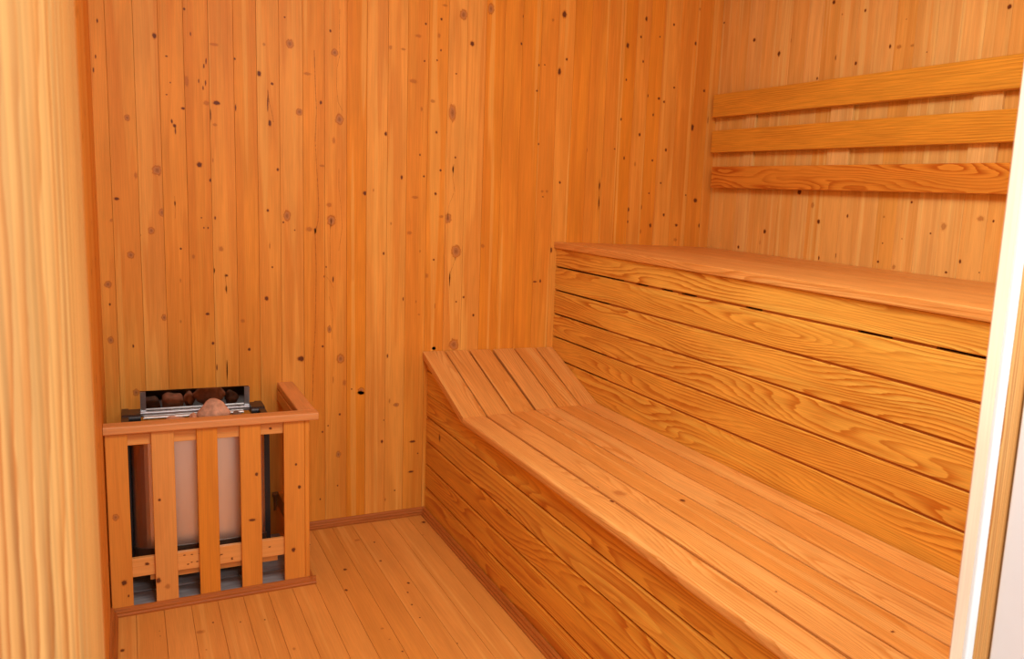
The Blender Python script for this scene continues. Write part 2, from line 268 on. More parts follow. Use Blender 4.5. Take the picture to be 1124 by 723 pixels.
# knots: (x or y, z or y, half sizes, kind)
KB = [(-0.055,1.836,0.003,0.0085,0),(-0.064,1.723,0.0025,0.0086,0),(-0.071,1.679,0.0025,0.0115,0),(0.103,1.814,0.0079,0.0118,0),(0.017,1.538,0.009,0.0119,2),(0.192,1.915,0.0054,0.0059,0),(0.136,1.753,0.0053,0.003,0),(0.209,1.837,0.0025,0.009,0),(0.254,1.754,0.0028,0.0122,0),(0.247,1.736,0.0028,0.0091,0),(0.251,1.681,0.0028,0.0123,0),(0.23,1.684,0.0025,0.0092,0),(0.243,1.663,0.0025,0.0092,0),(0.28,1.813,0.0168,0.0052,1),(0.343,1.774,0.0043,0.0052,0),(0.284,1.617,0.0142,0.0093,0),(0.253,1.613,0.0112,0.0093,1),(0.264,1.573,0.0025,0.0249,0),(0.277,1.542,0.0085,0.0062,1),(0.343,1.608,0.0029,0.0157,0),(0.42,1.735,0.0089,0.0126,0),(0.194,1.679,0.0082,0.0243,1),(0.181,1.587,0.0082,0.0061,0),(0.146,1.54,0.0035,0.0092,0),(0.154,1.526,0.006,0.0077,0),(0.156,1.508,0.0025,0.0123,0),(0.133,1.627,0.0032,0.003,0),(0.145,1.668,0.0027,0.0036,0),(0.506,1.941,0.0042,0.0044,0),(0.522,1.852,0.0152,0.0174,2),(0.438,1.837,0.0059,0.0062,1),(0.462,1.705,0.006,0.0064,0),(0.553,1.617,0.014,0.0147,2),(0.627,1.659,0.0054,0.0099,0),(0.661,1.919,0.0048,0.0064,0),(0.676,1.844,0.0145,0.0146,2),(0.693,1.605,0.0164,0.0234,2),(0.447,1.633,0.0025,0.0384,0),(0.453,1.566,0.006,0.0161,0),(0.864,1.569,0.0069,0.0103,0),(0.984,1.952,0.0141,0.0068,1),(0.967,1.78,0.0177,0.0086,1),(1.013,2.002,0.0053,0.0054,0),(1.01,1.862,0.0046,0.0048,0),(1.002,1.678,0.0054,0.0105,1),(0.879,1.893,0.0068,0.01,1),(0.928,1.894,0.0104,0.0051,1),(0.581,1.756,0.0156,0.0065,1),(1.087,2.083,0.0109,0.0051,1),(1.074,2.029,0.0054,0.0068,0),(1.066,1.966,0.0062,0.0103,1),(1.074,1.912,0.0044,0.0055,0),(1.06,1.872,0.004,0.0048,0),(1.162,2.061,0.0167,0.0241,2),(1.201,1.956,0.0102,0.0123,0),(1.275,2.103,0.0154,0.0245,2),(1.416,2.097,0.004,0.0071,0),(1.411,1.988,0.0056,0.0072,0),(1.549,2.105,0.0063,0.0073,1),(1.601,2.136,0.0127,0.0183,0),(1.62,1.956,0.006,0.0075,0),(1.588,1.901,0.0098,0.0187,0),(1.488,1.809,0.0054,0.0052,0),(1.493,1.914,0.0041,0.0074,0),(1.519,1.919,0.0042,0.0037,0),(1.126,1.677,0.0169,0.0392,2),(1.045,1.714,0.0109,0.007,1),(1.062,1.595,0.0055,0.0071,0),(1.138,1.831,0.0045,0.0035,0),(2.004,2.186,0.0071,0.0135,0),(1.915,2.057,0.0093,0.0155,0),(1.981,2.104,0.0057,0.0078,0),(2.151,2.185,0.0059,0.0079,0),(2.08,2.12,0.0048,0.0051,0),(1.999,2.001,0.0048,0.0079,0),(1.917,1.91,0.0047,0.0078,0),(2.033,1.855,0.0058,0.008,0),(2.094,1.85,0.0084,0.0081,0),(2.123,1.839,0.0064,0.0069,0),(2.173,1.909,0.0065,0.0061,0),(2.277,2.121,0.0077,0.0121,0),(2.068,1.774,0.0049,0.0081,0),(1.901,1.736,0.0047,0.0079,0),(2.289,1.74,0.0104,0.021,0),(2.343,1.916,0.0079,0.0083,0),(2.002,1.679,0.0072,0.0101,0),(2.288,2.276,0.0051,0.008,1),(2.376,1.783,0.0053,0.0211,1),(0.098,1.371,0.0162,0.02,2),(-0.022,1.268,0.0091,0.007,0),(0.109,1.228,0.0109,0.0157,2),(0.075,1.165,0.0108,0.0141,2),(0.012,1.079,0.0119,0.0141,2),(0.226,1.4,0.0113,0.011,0),(0.035,1.349,0.0053,0.0122,1),(0.259,1.349,0.0057,0.0079,0),(0.148,1.262,0.0028,0.0094,0),(0.271,1.218,0.0037,0.0077,0),(-0.039,1.195,0.0065,0.0076,1),(0.235,1.181,0.0029,0.0048,0),(0.248,1.181,0.0029,0.0048,0),(0.228,1.216,0.0028,0.0032,0),(0.287,1.108,0.0088,0.0115,1),(0.162,1.105,0.0045,0.0048,0),(0.2,1.078,0.0057,0.0097,1),(0.263,1.029,0.0029,0.0099,0),(0.268,1.419,0.0028,0.0095,1),(0.042,1.148,0.0027,0.0037,0),(0.478,1.403,0.0052,0.0072,0),(0.443,1.253,0.0055,0.0066,0),(0.508,1.236,0.0141,0.0235,2),(0.495,1.212,0.0041,0.0044,0),(0.633,1.429,0.0129,0.005,1),(0.534,1.185,0.0032,0.0034,0),(0.585,1.19,0.0129,0.0103,1),(0.605,1.187,0.0042,0.0103,0),(0.664,1.227,0.0165,0.0242,2),(0.656,1.285,0.0098,0.0089,1),(0.788,1.337,0.0103,0.0105,0),(0.819,1.351,0.0034,0.007,1),(0.927,1.408,0.0061,0.0106,0),(0.86,1.106,0.0046,0.0072,0),(0.998,1.501,0.0036,0.0057,0),(1.015,1.418,0.0048,0.0057,0),(0.98,1.333,0.0145,0.0072,1),(0.961,1.191,0.0109,0.0091,1),(0.888,1.225,0.0053,0.0072,1),(0.456,1.045,0.0037,0.0047,0),(0.448,1.123,0.0025,0.0135,1),(1.004,1.119,0.0041,0.0074,1),(0.645,1.049,0.0033,0.0046,0),(0.673,1.526,0.0065,0.0134,1),(1.142,1.503,0.0045,0.0058,0),(1.133,1.455,0.0038,0.0146,0),(1.082,1.447,0.0063,0.0061,0),(1.063,1.352,0.0063,0.0073,0),(1.088,1.262,0.0094,0.0074,1),(1.116,1.255,0.0171,0.0222,2),(1.154,1.123,0.0233,0.0302,2),(1.268,1.148,0.01,0.0096,1),(1.061,1.086,0.0053,0.0052,0),(1.504,1.59,0.0055,0.0053,0),(1.612,1.436,0.0061,0.0078,0),(1.53,1.392,0.0068,0.0062,1),(1.552,1.393,0.0069,0.007,1),(1.534,1.369,0.0043,0.0039,0),(1.582,1.139,0.0088,0.0148,0),(1.736,1.586,0.0045,0.0118,1),(1.876,1.603,0.0047,0.0048,0),(1.927,1.567,0.0047,0.0101,0),(2.078,1.569,0.0059,0.007,0),(2.149,1.623,0.007,0.01,0),(1.808,1.434,0.0046,0.0181,0),(2.131,1.469,0.006,0.0059,0),(1.963,1.337,0.0078,0.0125,0),(2.031,1.351,0.0064,0.0134,0),(1.964,1.281,0.0049,0.0084,0),(2.159,1.322,0.0072,0.0094,0),(2.234,1.277,0.0099,0.0087,0),(2.334,1.4,0.0139,0.013,0),(2.088,1.269,0.008,0.0128,0),(2.234,1.207,0.0115,0.0087,1),(2.366,1.281,0.0054,0.0119,0),(2.07,1.418,0.005,0.005,0),(1.986,1.545,0.0063,0.0123,1),(1.809,1.358,0.0037,0.0244,0),(2.277,1.422,0.0052,0.0052,0),(2.036,1.239,0.005,0.0127,1),(-0.057,0.978,0.0117,0.014,2),(-0.054,0.909,0.0039,0.0063,0),(-0.056,0.785,0.0105,0.0143,2),(0.105,0.861,0.0097,0.013,2),(0.009,0.762,0.0032,0.0077,0),(0.012,0.596,0.0109,0.0148,2),(0.158,0.993,0.0028,0.0097,1),(0.155,0.846,0.0037,0.0066,1),(0.24,0.872,0.0087,0.006,0),(0.255,0.764,0.0059,0.0074,0),(0.304,1.012,0.005,0.0053,0),(0.301,0.963,0.0044,0.008,1),(0.264,1.029,0.0035,0.0066,1),(0.354,0.845,0.0079,0.0082,1),(0.374,0.737,0.0067,0.0069,0),(0.435,0.928,0.0087,0.0109,0),(0.266,0.674,0.003,0.0136,0),(0.299,0.662,0.0025,0.0275,0),(0.67,1.001,0.0033,0.0141,0),(0.639,1.012,0.0046,0.0049,0),(1.03,1.02,0.0112,0.0112,1),(0.656,0.807,0.0084,0.0162,2),(0.553,0.694,0.0163,0.0132,0),(0.632,0.74,0.0053,0.0058,0),(0.698,0.688,0.0154,0.022,2),(0.939,0.924,0.0029,0.0093,0),(0.991,0.913,0.0037,0.0075,1),(0.879,0.692,0.0036,0.0113,0),(1.069,0.717,0.0069,0.007,1),(0.776,0.554,0.0141,0.015,2),(0.712,0.591,0.0086,0.0148,1),(0.74,0.563,0.0035,0.0037,0),(1.004,0.86,0.006,0.0038,1),(1.069,0.895,0.003,0.0152,1),(0.67,0.605,0.0027,0.0184,1),(0.916,0.486,0.0133,0.0096,2),(0.889,0.504,0.0037,0.0115,1),(0.695,0.463,0.0048,0.0064,0),(0.63,0.397,0.0044,0.0052,0),(0.86,0.335,0.0059,0.0093,0),(0.986,0.323,0.0153,0.0067,0),(0.69,0.298,0.0104,0.0152,2),(1.008,0.269,0.0038,0.004,0),(0.981,0.192,0.0153,0.0056,0),(0.651,0.42,0.0034,0.0037,0),(0.867,0.425,0.0029,0.0039,0),(0.687,0.168,0.0035,0.0046,0),(0.621,0.12,0.0034,0.0053,0),(0.875,0.083,0.0037,0.008,1),(0.914,0.118,0.0038,0.004,0),(0.775,0.543,0.0106,0.0075,1),(1.129,1.011,0.0031,0.0266,0),(1.191,0.931,0.0055,0.0058,0),(1.159,0.912,0.0043,0.0046,0),(1.235,0.854,0.0056,0.0078,0),(1.153,0.73,0.0237,0.0274,2),(1.537,1.002,0.0057,0.0097,0),(1.511,0.999,0.013,0.0048,0),(1.068,0.717,0.0058,0.0058,1)]
KR = [(-0.013,2.236,0.0074,0.0059,0),(-0.257,2.127,0.0121,0.0104,0),(-0.44,2.046,0.0125,0.0143,0),(-0.761,2.208,0.0107,0.0107,0),(-0.804,1.991,0.0084,0.0132,0),(-0.816,2.154,0.0052,0.0049,1),(-0.942,2.149,0.0069,0.0075,0),(-0.917,1.956,0.008,0.009,0),(-1.089,1.999,0.0069,0.0099,0),(-0.701,1.919,0.0056,0.0073,0),(-0.512,2.092,0.006,0.0114,1),(-1.134,1.992,0.0134,0.0085,1),(-1.198,1.989,0.0112,0.0064,1),(-1.268,1.958,0.0033,0.0032,0),(-1.591,2.061,0.011,0.0103,0),(-1.156,2.086,0.0044,0.0032,1),(-0.652,1.457,0.0174,0.013,0),(-0.741,1.405,0.0112,0.0135,1),(-0.787,1.339,0.011,0.0119,0),(-0.441,1.279,0.0122,0.0121,0),(-0.255,1.196,0.0098,0.0101,0),(-0.952,1.368,0.0056,0.0093,0),(-0.41,1.226,0.0066,0.0122,1),(-0.905,1.207,0.0052,0.0146,0),(-0.808,1.19,0.0066,0.0112,0),(0.005,1.449,0.0093,0.0176,0),(-1.146,1.373,0.0064,0.0051,1),(-1.273,1.431,0.006,0.0059,0),(-1.429,1.351,0.0141,0.0158,1),(-1.375,1.324,0.0053,0.0042,0),(-1.579,1.385,0.0165,0.0108,1),(-1.63,1.379,0.0049,0.0059,0),(-1.516,1.236,0.006,0.0093,0),(-1.462,1.193,0.0074,0.0054,0),(-1.139,1.203,0.0074,0.0062,0),(-1.152,1.274,0.0046,0.0034,0),(-1.245,1.297,0.0039,0.0037,1),(-1.22,1.19,0.0089,0.0101,1),(-1.599,1.206,0.0036,0.003,0),(-0.137,1.705,0.0072,0.0042,1)]
KF = [(0.625,-0.438,0.0086,0.0115,0),(0.594,-0.605,0.007,0.0104,0),(0.777,-0.232,0.0044,0.008,0),(0.756,-0.414,0.0059,0.008,0),(0.796,-0.637,0.0062,0.0092,0),(0.774,-0.707,0.0044,0.0067,0),(0.762,-0.801,0.0043,0.0063,0),(0.76,-0.899,0.0036,0.0053,0),(0.636,-0.919,0.0055,0.0074,1),(0.639,-0.995,0.0034,0.0054,1),(0.655,-1.081,0.0038,0.0051,0),(0.814,-1.106,0.0032,0.0047,0),(1.008,-0.102,0.0102,0.0128,0),(0.722,-0.186,0.0125,0.0108,1),(0.965,-0.234,0.0049,0.0091,1),(1.021,-0.604,0.006,0.0075,1),(-0.048,-0.734,0.0071,0.0101,0),(0.188,-0.663,0.0034,0.0062,0),(0.261,-0.694,0.0027,0.0055,0),(0.148,-0.71,0.0117,0.0119,1),(0.046,-0.655,0.0025,0.006,1),(0.328,-0.71,0.0029,0.0055,0),(0.158,-0.83,0.0025,0.0044,1),(0.379,-0.931,0.0037,0.0086,1),(0.354,-0.716,0.0025,0.0049,1),(0.047,-0.688,0.0028,0.0059,1),(0.685,0.183,0.0034,0.0108,1)]
KS = [(1.103,-1.505,0.007,0.0139,0),(1.12,-1.384,0.0049,0.0112,0),(1.29,-1.574,0.0096,0.015,0),(1.262,-2.379,0.0051,0.0048,0),(1.155,-1.454,0.0169,0.0266,1),(1.162,-2.138,0.0028,0.0035,0)]
KL = [(-0.183,0.382,0.0174,0.0168,0),(-0.911,0.327,0.0156,0.0037,0),(-1.337,0.433,0.0117,0.0032,1),(-0.864,0.108,0.0403,0.0128,1),(-0.143,0.631,0.0465,0.0111,1)]
STREAKS = [([(0.605,1.843),(0.608,1.73),(0.612,1.633),(0.607,1.517),(0.613,1.4),(0.619,1.282),(0.616,1.221),(0.606,1.179),(0.609,1.024),(0.605,0.812),(0.597,0.669),(0.594,0.524)],0.0035),([(0.448,1.684),(0.452,1.64),(0.462,1.596),(0.465,1.571)],0.003),([(0.694,2.001),(0.692,1.904),(0.694,1.84),(0.684,1.789),(0.683,1.723),(0.688,1.668),(0.704,1.636)],0.002),([(0.663,1.233),(0.658,1.157),(0.661,1.059)],0.0015),([(0.691,1.423),(0.691,1.355),(0.698,1.287),(0.703,1.2),(0.691,1.113)],0.0018),([(1.136,1.476),(1.133,1.421),(1.142,1.367)],0.002),([(1.138,1.359),(1.12,1.31),(1.114,1.255)],0.0015),([(1.152,1.095),(1.13,1.03),(1.128,0.962)],0.0018),([(1.128,0.962),(1.123,0.859)],0.0012),([(0.655,0.936),(0.671,0.865),(0.665,0.768)],0.0013),([(0.641,1.017),(0.658,0.996),(0.671,0.968)],0.0015),([(0.299,0.7),(0.298,0.597)],0.002),([(0.299,1.02),(0.303,0.946)],0.002),([(1.806,1.466),(1.807,1.41),(1.809,1.328)],0.0018),([(0.147,1.287),(0.15,1.24),(0.147,1.209)],0.001)]

# ------------------------------------------------------------------ measurements (metres)
XL, XW = -0.078, 2.423          # left and right wall faces
XB, XU = 1.042, 1.6086          # lower bench face, upper bench riser
YF = -2.86                      # inner face of the front wall
ZC = 2.50                       # ceiling
HS, HU, HH = 0.549, 1.1767, 0.706

def knots_on(mb, boards, ks, o, U, V, Nn, swap):
    """boards: list of (vmin, vmax, bd); each knot goes onto the board under it"""
    for a, b, ra, rb, kind in ks:
        (u, v, ru, rv) = (b, a, rb, ra) if swap else (a, b, ra, rb)
        for lo, hi, bd in boards:
            if lo <= v < hi: mb.knot(u, v, ru, rv, kind, o, U, V, Nn, (lo, hi), bd, lo); break

# ------------------------------------------------------------------ room shell
bx = [-0.081, -0.035, 0.042, 0.113, 0.187, 0.262, 0.339, 0.412, 0.486, 0.565, 0.64, 0.72, 0.793, 0.871, 0.946, 1.027, 1.105, 1.181, 1.259, 1.338, 1.417, 1.501, 1.579, 1.654, 1.735, 1.817, 1.889, 1.960, 2.031, 2.103, 2.192, 2.282, 2.37, 2.424]
tones = [.35, .3, .0, .45, .5, .3, .55, .3, .15, .55, .4, .8, .15, .25, .55, .65, .05, .1, .75, .7, .75, .6, .4, .75, .6, .55, .8, .4, .75, .3, .5, .6, .3]
mb = MB(); bl = []
for i in range(len(bx) - 1):
    a, b = bx[i], bx[i + 1]
    bd = (random.random(), tones[i], 0, 1); g = 0.0004
    mb.board((a + g, 0, 0), Z, X, -Y, ZC, b - a - 2 * g, 0.012, 0.0005, bd); bl.append((a, b, bd))
mb.box((-0.09, 0.012, 0), (2.45, 0.03, ZC), 2)
knots_on(mb, bl, KB, (0, 0, 0), Z, X, -Y, True)
for pts, w in STREAKS:                       # dark grain lines and cracks
    for (x0, z0), (x1, z1) in zip(pts[:-1], pts[1:]):
        bdk = next((c for a, b, c in bl if a <= (x0 + x1) / 2 < b), bl[0][2]); a0 = next((a for a, b, c in bl if a <= (x0 + x1) / 2 < b), 0)
        for sx, k0, k1 in ((-1, 0.0, .46), (1, .46, 0.0)):
            xs = sorted((0, sx * w * .8)); q = [(x0 + xs[0], z0, k0), (x0 + xs[1], z0, k1), (x1 + xs[1], z1, k1), (x1 + xs[0], z1, k0)]
            if z1 < z0: q = q[::-1]
            mb.face([(a, -.0004, c) for a, c, _ in q], [(c, a - a0) for a, c, _ in q], (bdk[0], bdk[1], .12, 1), [k for _, _, k in q])
struct(mb.build('wall_back', M['wall']), 'knotty pine board wall behind the sauna heater')

ry = [0.0, -0.107, -0.211, -0.313, -0.408, -0.51, -0.614, -0.709, -0.804, -0.904, -1.003, -1.108, -1.206, -1.305, -1.406, -1.504, -1.603]
while ry[-1] > YF: ry.append(ry[-1] - 0.1)
rt = [.5, .6, .1, .5, .35, .5, .1, .7, .4, .3, .2, .75, .3, .0, .1, .3, .5]
mb = MB(); bl = []
for i in range(len(ry) - 1):
    a, b = ry[i + 1], ry[i]; bd = (random.random(), rt[i] if i < len(rt) else random.random(), 0, 1); g = 0.0005
    mb.board((XW, a + g, 0), Z, Y, -X, ZC, b - a - 2 * g, 0.012, 0.0006, bd); bl.append((a, b, bd))
mb.box((XW + 0.012, YF - .1, 0), (XW + 0.03, 0.03, ZC), 2)
knots_on(mb, bl, KR, (XW, 0, 0), Z, Y, -X, True)
struct(mb.build('wall_right', M['wall_pale']), 'pine board wall above the upper bench')

def plank_wall(a0, a1, z0, z1, o, A, B, n):
    mb = MB(); w = 0.0765; a = a0
    while a < a1 - 0.005:
        b = min(a + w, a1); bd = (random.random(), random.random(), 0, 1)
        p = Vector(o) + A * (a + .0006) + Z * z0
        mb.board(p, Z, A, B, z1 - z0, b - a - .0012, 0.012, 0.0009, bd)
        for k in range(n):
            mb.knot(random.uniform(z0, z1), random.uniform(a, b), random.uniform(.004, .012), random.uniform(.003, .009), random.choice((0, 0, 1, 2)), o, Z, A, B, (a, b), bd, a)
        a = b
    return mb
mb = plank_wall(0.0, -YF, 0, ZC, (XL, 0, 0), -Y, X, 5)
mb.box((XL - .03, YF - .1, 0), (XL - .012, 0.03, ZC), 2)
struct(mb.build('wall_left', M['wall']), 'pine board wall left of the heater')
mb = plank_wall(0.80, XW, 0, ZC, (0, YF, 0), X, Y, 4)
mb.box((0.80, YF - .022, 0), (XW + .03, YF - .012, ZC), 2)
mb2 = plank_wall(XL, 0.80, 2.12, ZC, (0, YF, 0), X, Y, 2)
off = len(mb.v); mb.v += mb2.v; mb.f += [[i + off for i in f] for f in mb2.f]; mb.uv += mb2.uv; mb.bd += mb2.bd; mb.kn += mb2.kn; mb.sm += mb2.sm
mb.box((XL - .03, YF - .055, 2.12), (0.80, YF - .012, ZC), 0)
struct(mb.build('wall_front', M['wall']), 'pine board wall around the doorway')

# ceiling boards
mb = MB(); y = 0.03
while y > YF - 0.05:
    mb.board((XL - .02, y, ZC), X, -Y, -Z, XW - XL + .04, 0.0988, 0.012, 0.0012); y -= 0.1
mb.box((XL - .03, YF - .1, ZC + .012), (XW + .03, .03, ZC + .03))
struct(mb.build('ceiling', M['wall']), 'pine board ceiling')

# floor boards
mb = MB(); bl = []; fx = [-0.087]
while fx[-1] < 1.06: fx.append(fx[-1] + 0.0749)
ft = [.3, .6, .15, .5, .3, .5, .4, .35, .45, .9, .8, .45, .2, .35, .6, .7]
for i in range(len(fx) - 1):
    bd = (random.random(), ft[i % len(ft)], 0, 1)
    mb.board((fx[i] + .0004, YF - .12, 0), Y, X, Z, -YF + .13, fx[i + 1] - fx[i] - .0008, 0.015, 0.0006, bd); bl.append((fx[i], fx[i + 1], bd))
mb.box((-.09, YF - .12, -.03), (XW + .03, .03, -.015), 1)
knots_on(mb, bl, KF, (0, 0, 0), Y, X, Z, True)
struct(mb.build('floor', M['floor']), 'smooth pale pine board floor')

# trims along the floor
TP = [(0, 0), (0.019, 0), (0.020, 0.006), (0.015, 0.010), (0.0155, 0.015), (0.010, 0.020), (0.010, 0.026), (0.006, 0.030), (0, 0.031)]
mb = MB(); mb.ext(TP, (0.52, 0, 0), X, -Y, Z, XB - 0.52)
struct(mb.build('baseboard_back', M['trim']), 'reddish moulding at the foot of the back wall')
mb = MB(); mb.ext(TP, (XB - .002, YF, 0), Y, -X, Z, -YF)
struct(mb.build('baseboard_right', M['trim']), 'reddish moulding at the foot of the lower bench')
mb = MB(); mb.ext(TP, (XL, YF, 0), Y, X, Z, -YF - 0.497)
struct(mb.build('baseboard_left', M['trim']), 'reddish moulding at the foot of the left wall')

# ------------------------------------------------------------------ doorway
def rounded(w, h, r, n=6, corners=(1, 1, 1, 1)):
    pts = []
    for k, (cx, cy, a0) in enumerate(((w - r, h - r, 0), (r, h - r, 90), (r, r, 180), (w - r, r, 270))):
        if corners[k]:
            for i in range(n + 1):
                a = math.radians(a0 + 90 * i / n); pts.append((cx + r * math.cos(a), cy + r * math.sin(a)))
        else: pts.append([(w, h), (0, h), (0, 0), (w, 0)][k])
    return pts
mb = MB()                                    # rounded wooden door post on the left
n = 48; prof = [(.062 * math.cos(2 * math.pi * k / n), .075 * math.sin(2 * math.pi * k / n)) for k in range(n)]
o_ = Vector((-.0835, -2.79, 0)); pbd = (.42, .3, 0, 1); arc = 0.0
for k in range(n):
    p, q = prof[k], prof[(k + 1) % n]; d = math.dist(p, q)
    P, Q = o_ + Vector((p[0], p[1], 0)), o_ + Vector((q[0], q[1], 0))
    mb.face([P, Q, Q + Z * 2.12, P + Z * 2.12], [(0, arc), (0, arc + d), (2.12, arc + d), (2.12, arc)], pbd, smooth=True); arc += d
struct(mb.build('trim_1', M['jamb']), 'broad rounded straight-grained wooden door post at the left')
stop = MB(); bdS = (.4, .3, 0, 1)
S0 = [(.7565, -2.885), (.7695, -2.8906), (.79, -2.8906), (.79, -2.883), (.7575, -2.883)]
stop.ext([(a, b_) for a, b_ in S0], (0, 0, 0), Z, X, Y, 2.12, bdS)
o1 = struct(stop.build('trim_2', M['raw']), 'pale bare wooden stop at the right of the doorway')
mb = MB(); mb.ext(rounded(0.0130, 0.008, 0.003, 5), (0.7698, -2.8962, 0), Z, X, Y, 2.12)
struct(mb.build('seal_strip', M['rubber'], o1), 'white seal strip')
mb = MB(); mb.box((0.7832, -2.8965, 0), (0.83, -2.8910, 2.12), 2, c=0.002)
struct(mb.build('trim_3', M['jamb']), 'orange wooden door lining next to the white wall')
mb = MB(); mb.box((0.8060, -3.02, 0), (XW + .03, -2.8985, ZC), 2, c=.003)
struct(mb.build('wall_outside', M['paint']), 'white painted wall at the right of the doorway')
mb = MB(); mb.box((XL + .0, -2.905, 2.12), (0.80, YF, 2.15), 0)
struct(mb.build('trim_4', M['jamb']), 'wooden lining over the doorway')

# ------------------------------------------------------------------ upper bench
ub = empty('upper_bench', (XU, 0, 0), 'tall upper wooden bench against the right wall, below the three backrest boards', 'bench')
LEN = -YF
mb = MB()
for a, b, tn in ((XU - .012, 1.985, .45), (1.988, 2.20, .6), (2.203, XW - .001, .4)):
    mb.ext(rounded(b - a, 0.028, 0.004, 2), (a, -.001, HU - .028), -Y, X, Z, LEN - .002, (random.random(), tn, 0, 1))
mb.build('bench_top', M['seat'], ub)
gaps = [1.1487, 1.0668, 0.9632, 0.8566, 0.7544, 0.6573, HS - .02]
bt = [.1, .35, .3, .2, .45, .5]
mb = MB()
for i in range(6):
    top, bot = gaps[i], gaps[i + 1]
    gt = 0.001 if i == 0 else 0.0035
    mb.board((XU, -.001, bot + .0035), -Y, Z, -X, LEN - .002, top - gt - bot - .0035, 0.02, 0.0022, (0.13 + .137 * i, bt[i], 0, 1))
mb.build('riser_panel', M['bench'], ub)
mb = MB()                                     # carrying studs that close the gaps from behind
y = -0.505
for z, segs in ((gaps[1], ((.61, .703), (.79, .885), (.958, 1.017), (1.106, 1.378), (1.459, 1.86), (1.98, 2.12), (2.45, 2.86))), (gaps[2], ((.505, 2.86),)), (gaps[3], ((.502, 2.86),)), (gaps[4], ((.505, 2.86),)), (gaps[5], ((.52, 2.86),))):
    for a, b in segs: mb.box((XU + .006, -b + .001, z - .012), (XU + .018, -a, z + .012), 1)
mb.build('cleat', M['trim'], ub)
mb = MB(); mb.box((XU + .022, YF + .002, 0.03), (XU + .03, -.002, HU - .03), 1)  # near-black sheet behind the riser gaps, interior shade put into its colour
mb.build('shade_sheet', M['gap_shade'], ub)

# ------------------------------------------------------------------ lower bench with sloped headrest
lb = empty('lower_bench', (XB, 0, 0), 'low wide slatted wooden bench with a sloped headrest at the back wall', 'bench')
hx = [1.020, 1.1165, 1.2205, 1.326, 1.427, 1.5285, 1.6075]
ky = [.515, .512, .500, .487, .472, .462, .458]
st = [.05, .2, .9, .0, 1.0, .3]
mb = MB(); sb = []
for i in range(6):
    a, b = hx[i], hx[i + 1] - (.0055 if i < 5 else .0015); k = (ky[i] + ky[i + 1]) / 2
    bd = (random.random(), st[i], 0, 1)
    pr = rounded(b - a, 0.030, 0.010 if i == 0 else 0.003, 4 if i == 0 else 2, (1, 1, 1, 1))
    mb.ext(pr, (a, YF + .001, HS - .03), Y, X, Z, -YF - k - .001, bd); sb.append((a, b, bd))
for a_, b_, ra, rb, kind in KS:
    for lo, hi, bd in sb:
        if lo <= a_ < hi: mb.knot(b_, a_, rb, ra, kind, (0, 0, HS), Y, X, Z, (lo + .004, hi - .003), bd, lo)
mb.build('seat', M['seat'], lb)
mb = MB()
for i in range(6):
    gp = (.004, .007, .011, .006, .005, .0)[i]
    a, b = hx[i] + .001, hx[i + 1] - gp; k = (ky[i] + ky[i + 1]) / 2
    d = Vector((0, k, HH - HS)); ln = d.length; d.normalize(); nn = Vector((0, -d.z, d.y))
    mb.ext(rounded(b - a, 0.028, 0.003, 2), Vector((a, -k, HS)) - nn * .028, d, X, nn, ln - .003, (random.random(), st[i] * .6 + .3, 0, 1))
mb.build('headrest', M['seat'], lb)
lg = [0.624, 0.525, 0.426, 0.319, 0.218, 0.118]
mb = MB(); lt = [.5, .45, .8, .3, .9, .95, .9]
zs = lambda yy: HH - .034 + (HS - .034 - HH + .034) * min(1, yy / .515)   # underside of the headrest over the face
k = .515
for i in range(5):                             # full-length boards under the seat
    hi = lg[i + 1] - .002 if i else lg[1] - .002
    if i < 5 and i + 1 < 6:
        top = lg[i + 1]; bot = lg[i + 2] if i + 2 < 6 else 0.0
        mb.board((XB, -.001, bot + (.002 if bot else .001)), -Y, Z, -X, LEN - .002, top - bot - .004, 0.02, 0.0045, (0.11 + .19 * i, lt[i + 2], 0, 1))
# board ending under the nose, widened under the headrest
def clip(z0, z1):
    pts = []; n = 24
    ys = [k * j / n for j in range(n + 1)]
    tops = [(yy, min(z1, max(z0, zs(yy)))) for yy in ys]
    return tops
t1 = clip(.527, .622)
mb.poly([(0.001, .527)] + [(a + .001, b) for a, b in t1 if b > .5271] + [(t1[[j for j, q in enumerate(t1) if q[1] > .5271][-1]][0] + .004, .527)], (XB, 0, 0), -Y, Z, -X, .02, (.77, .6, 0, 1))
t0 = clip(.626, .69)
mb.poly([(0.001, .626)] + [(a + .001, b) for a, b in t0 if b > .6261] + [(t0[[j for j, q in enumerate(t0) if q[1] > .6261][-1]][0] + .004, .626)], (XB, 0, 0), -Y, Z, -X, .02, (.31, .6, 0, 1))
for yy, z, ry_, rz, kind in KL[:3] + KL[4:]:
    if z < .5: mb.knot(-yy, z, ry_ * .7, rz, kind, (XB, 0, 0), -Y, Z, -X, (z - .03, z + .03), (.5, .5, 0, 1), 0)
mb.build('front_panel', M['bench'], lb)
mb = MB(); mb.box((XB + .022, YF + .002, 0.03), (XB + .03, -.002, HS - .035), 1)  # near-black sheets below the boards, painting the shade of the bench hollow
mb.box((XB + .03, YF + .002, HS - .05), (XU - .003, -.53, HS - .045), 1)
mb.poly([(.002, .03), (.002, HH - .05), (.5, HS - .05), (.5, .03)], (XB + .03, 0, 0), -Y, Z, -X, .004)
mb.poly([(.0, .0), (.0, .53), (.54, .53), (.54, 0)], (XB + .032, -.002, HH - .05), Vector((0, -.955, -.297)), X, Vector((0, -.297, .955)), .004)
mb.build('shade_sheet', M['gap_shade'], lb)

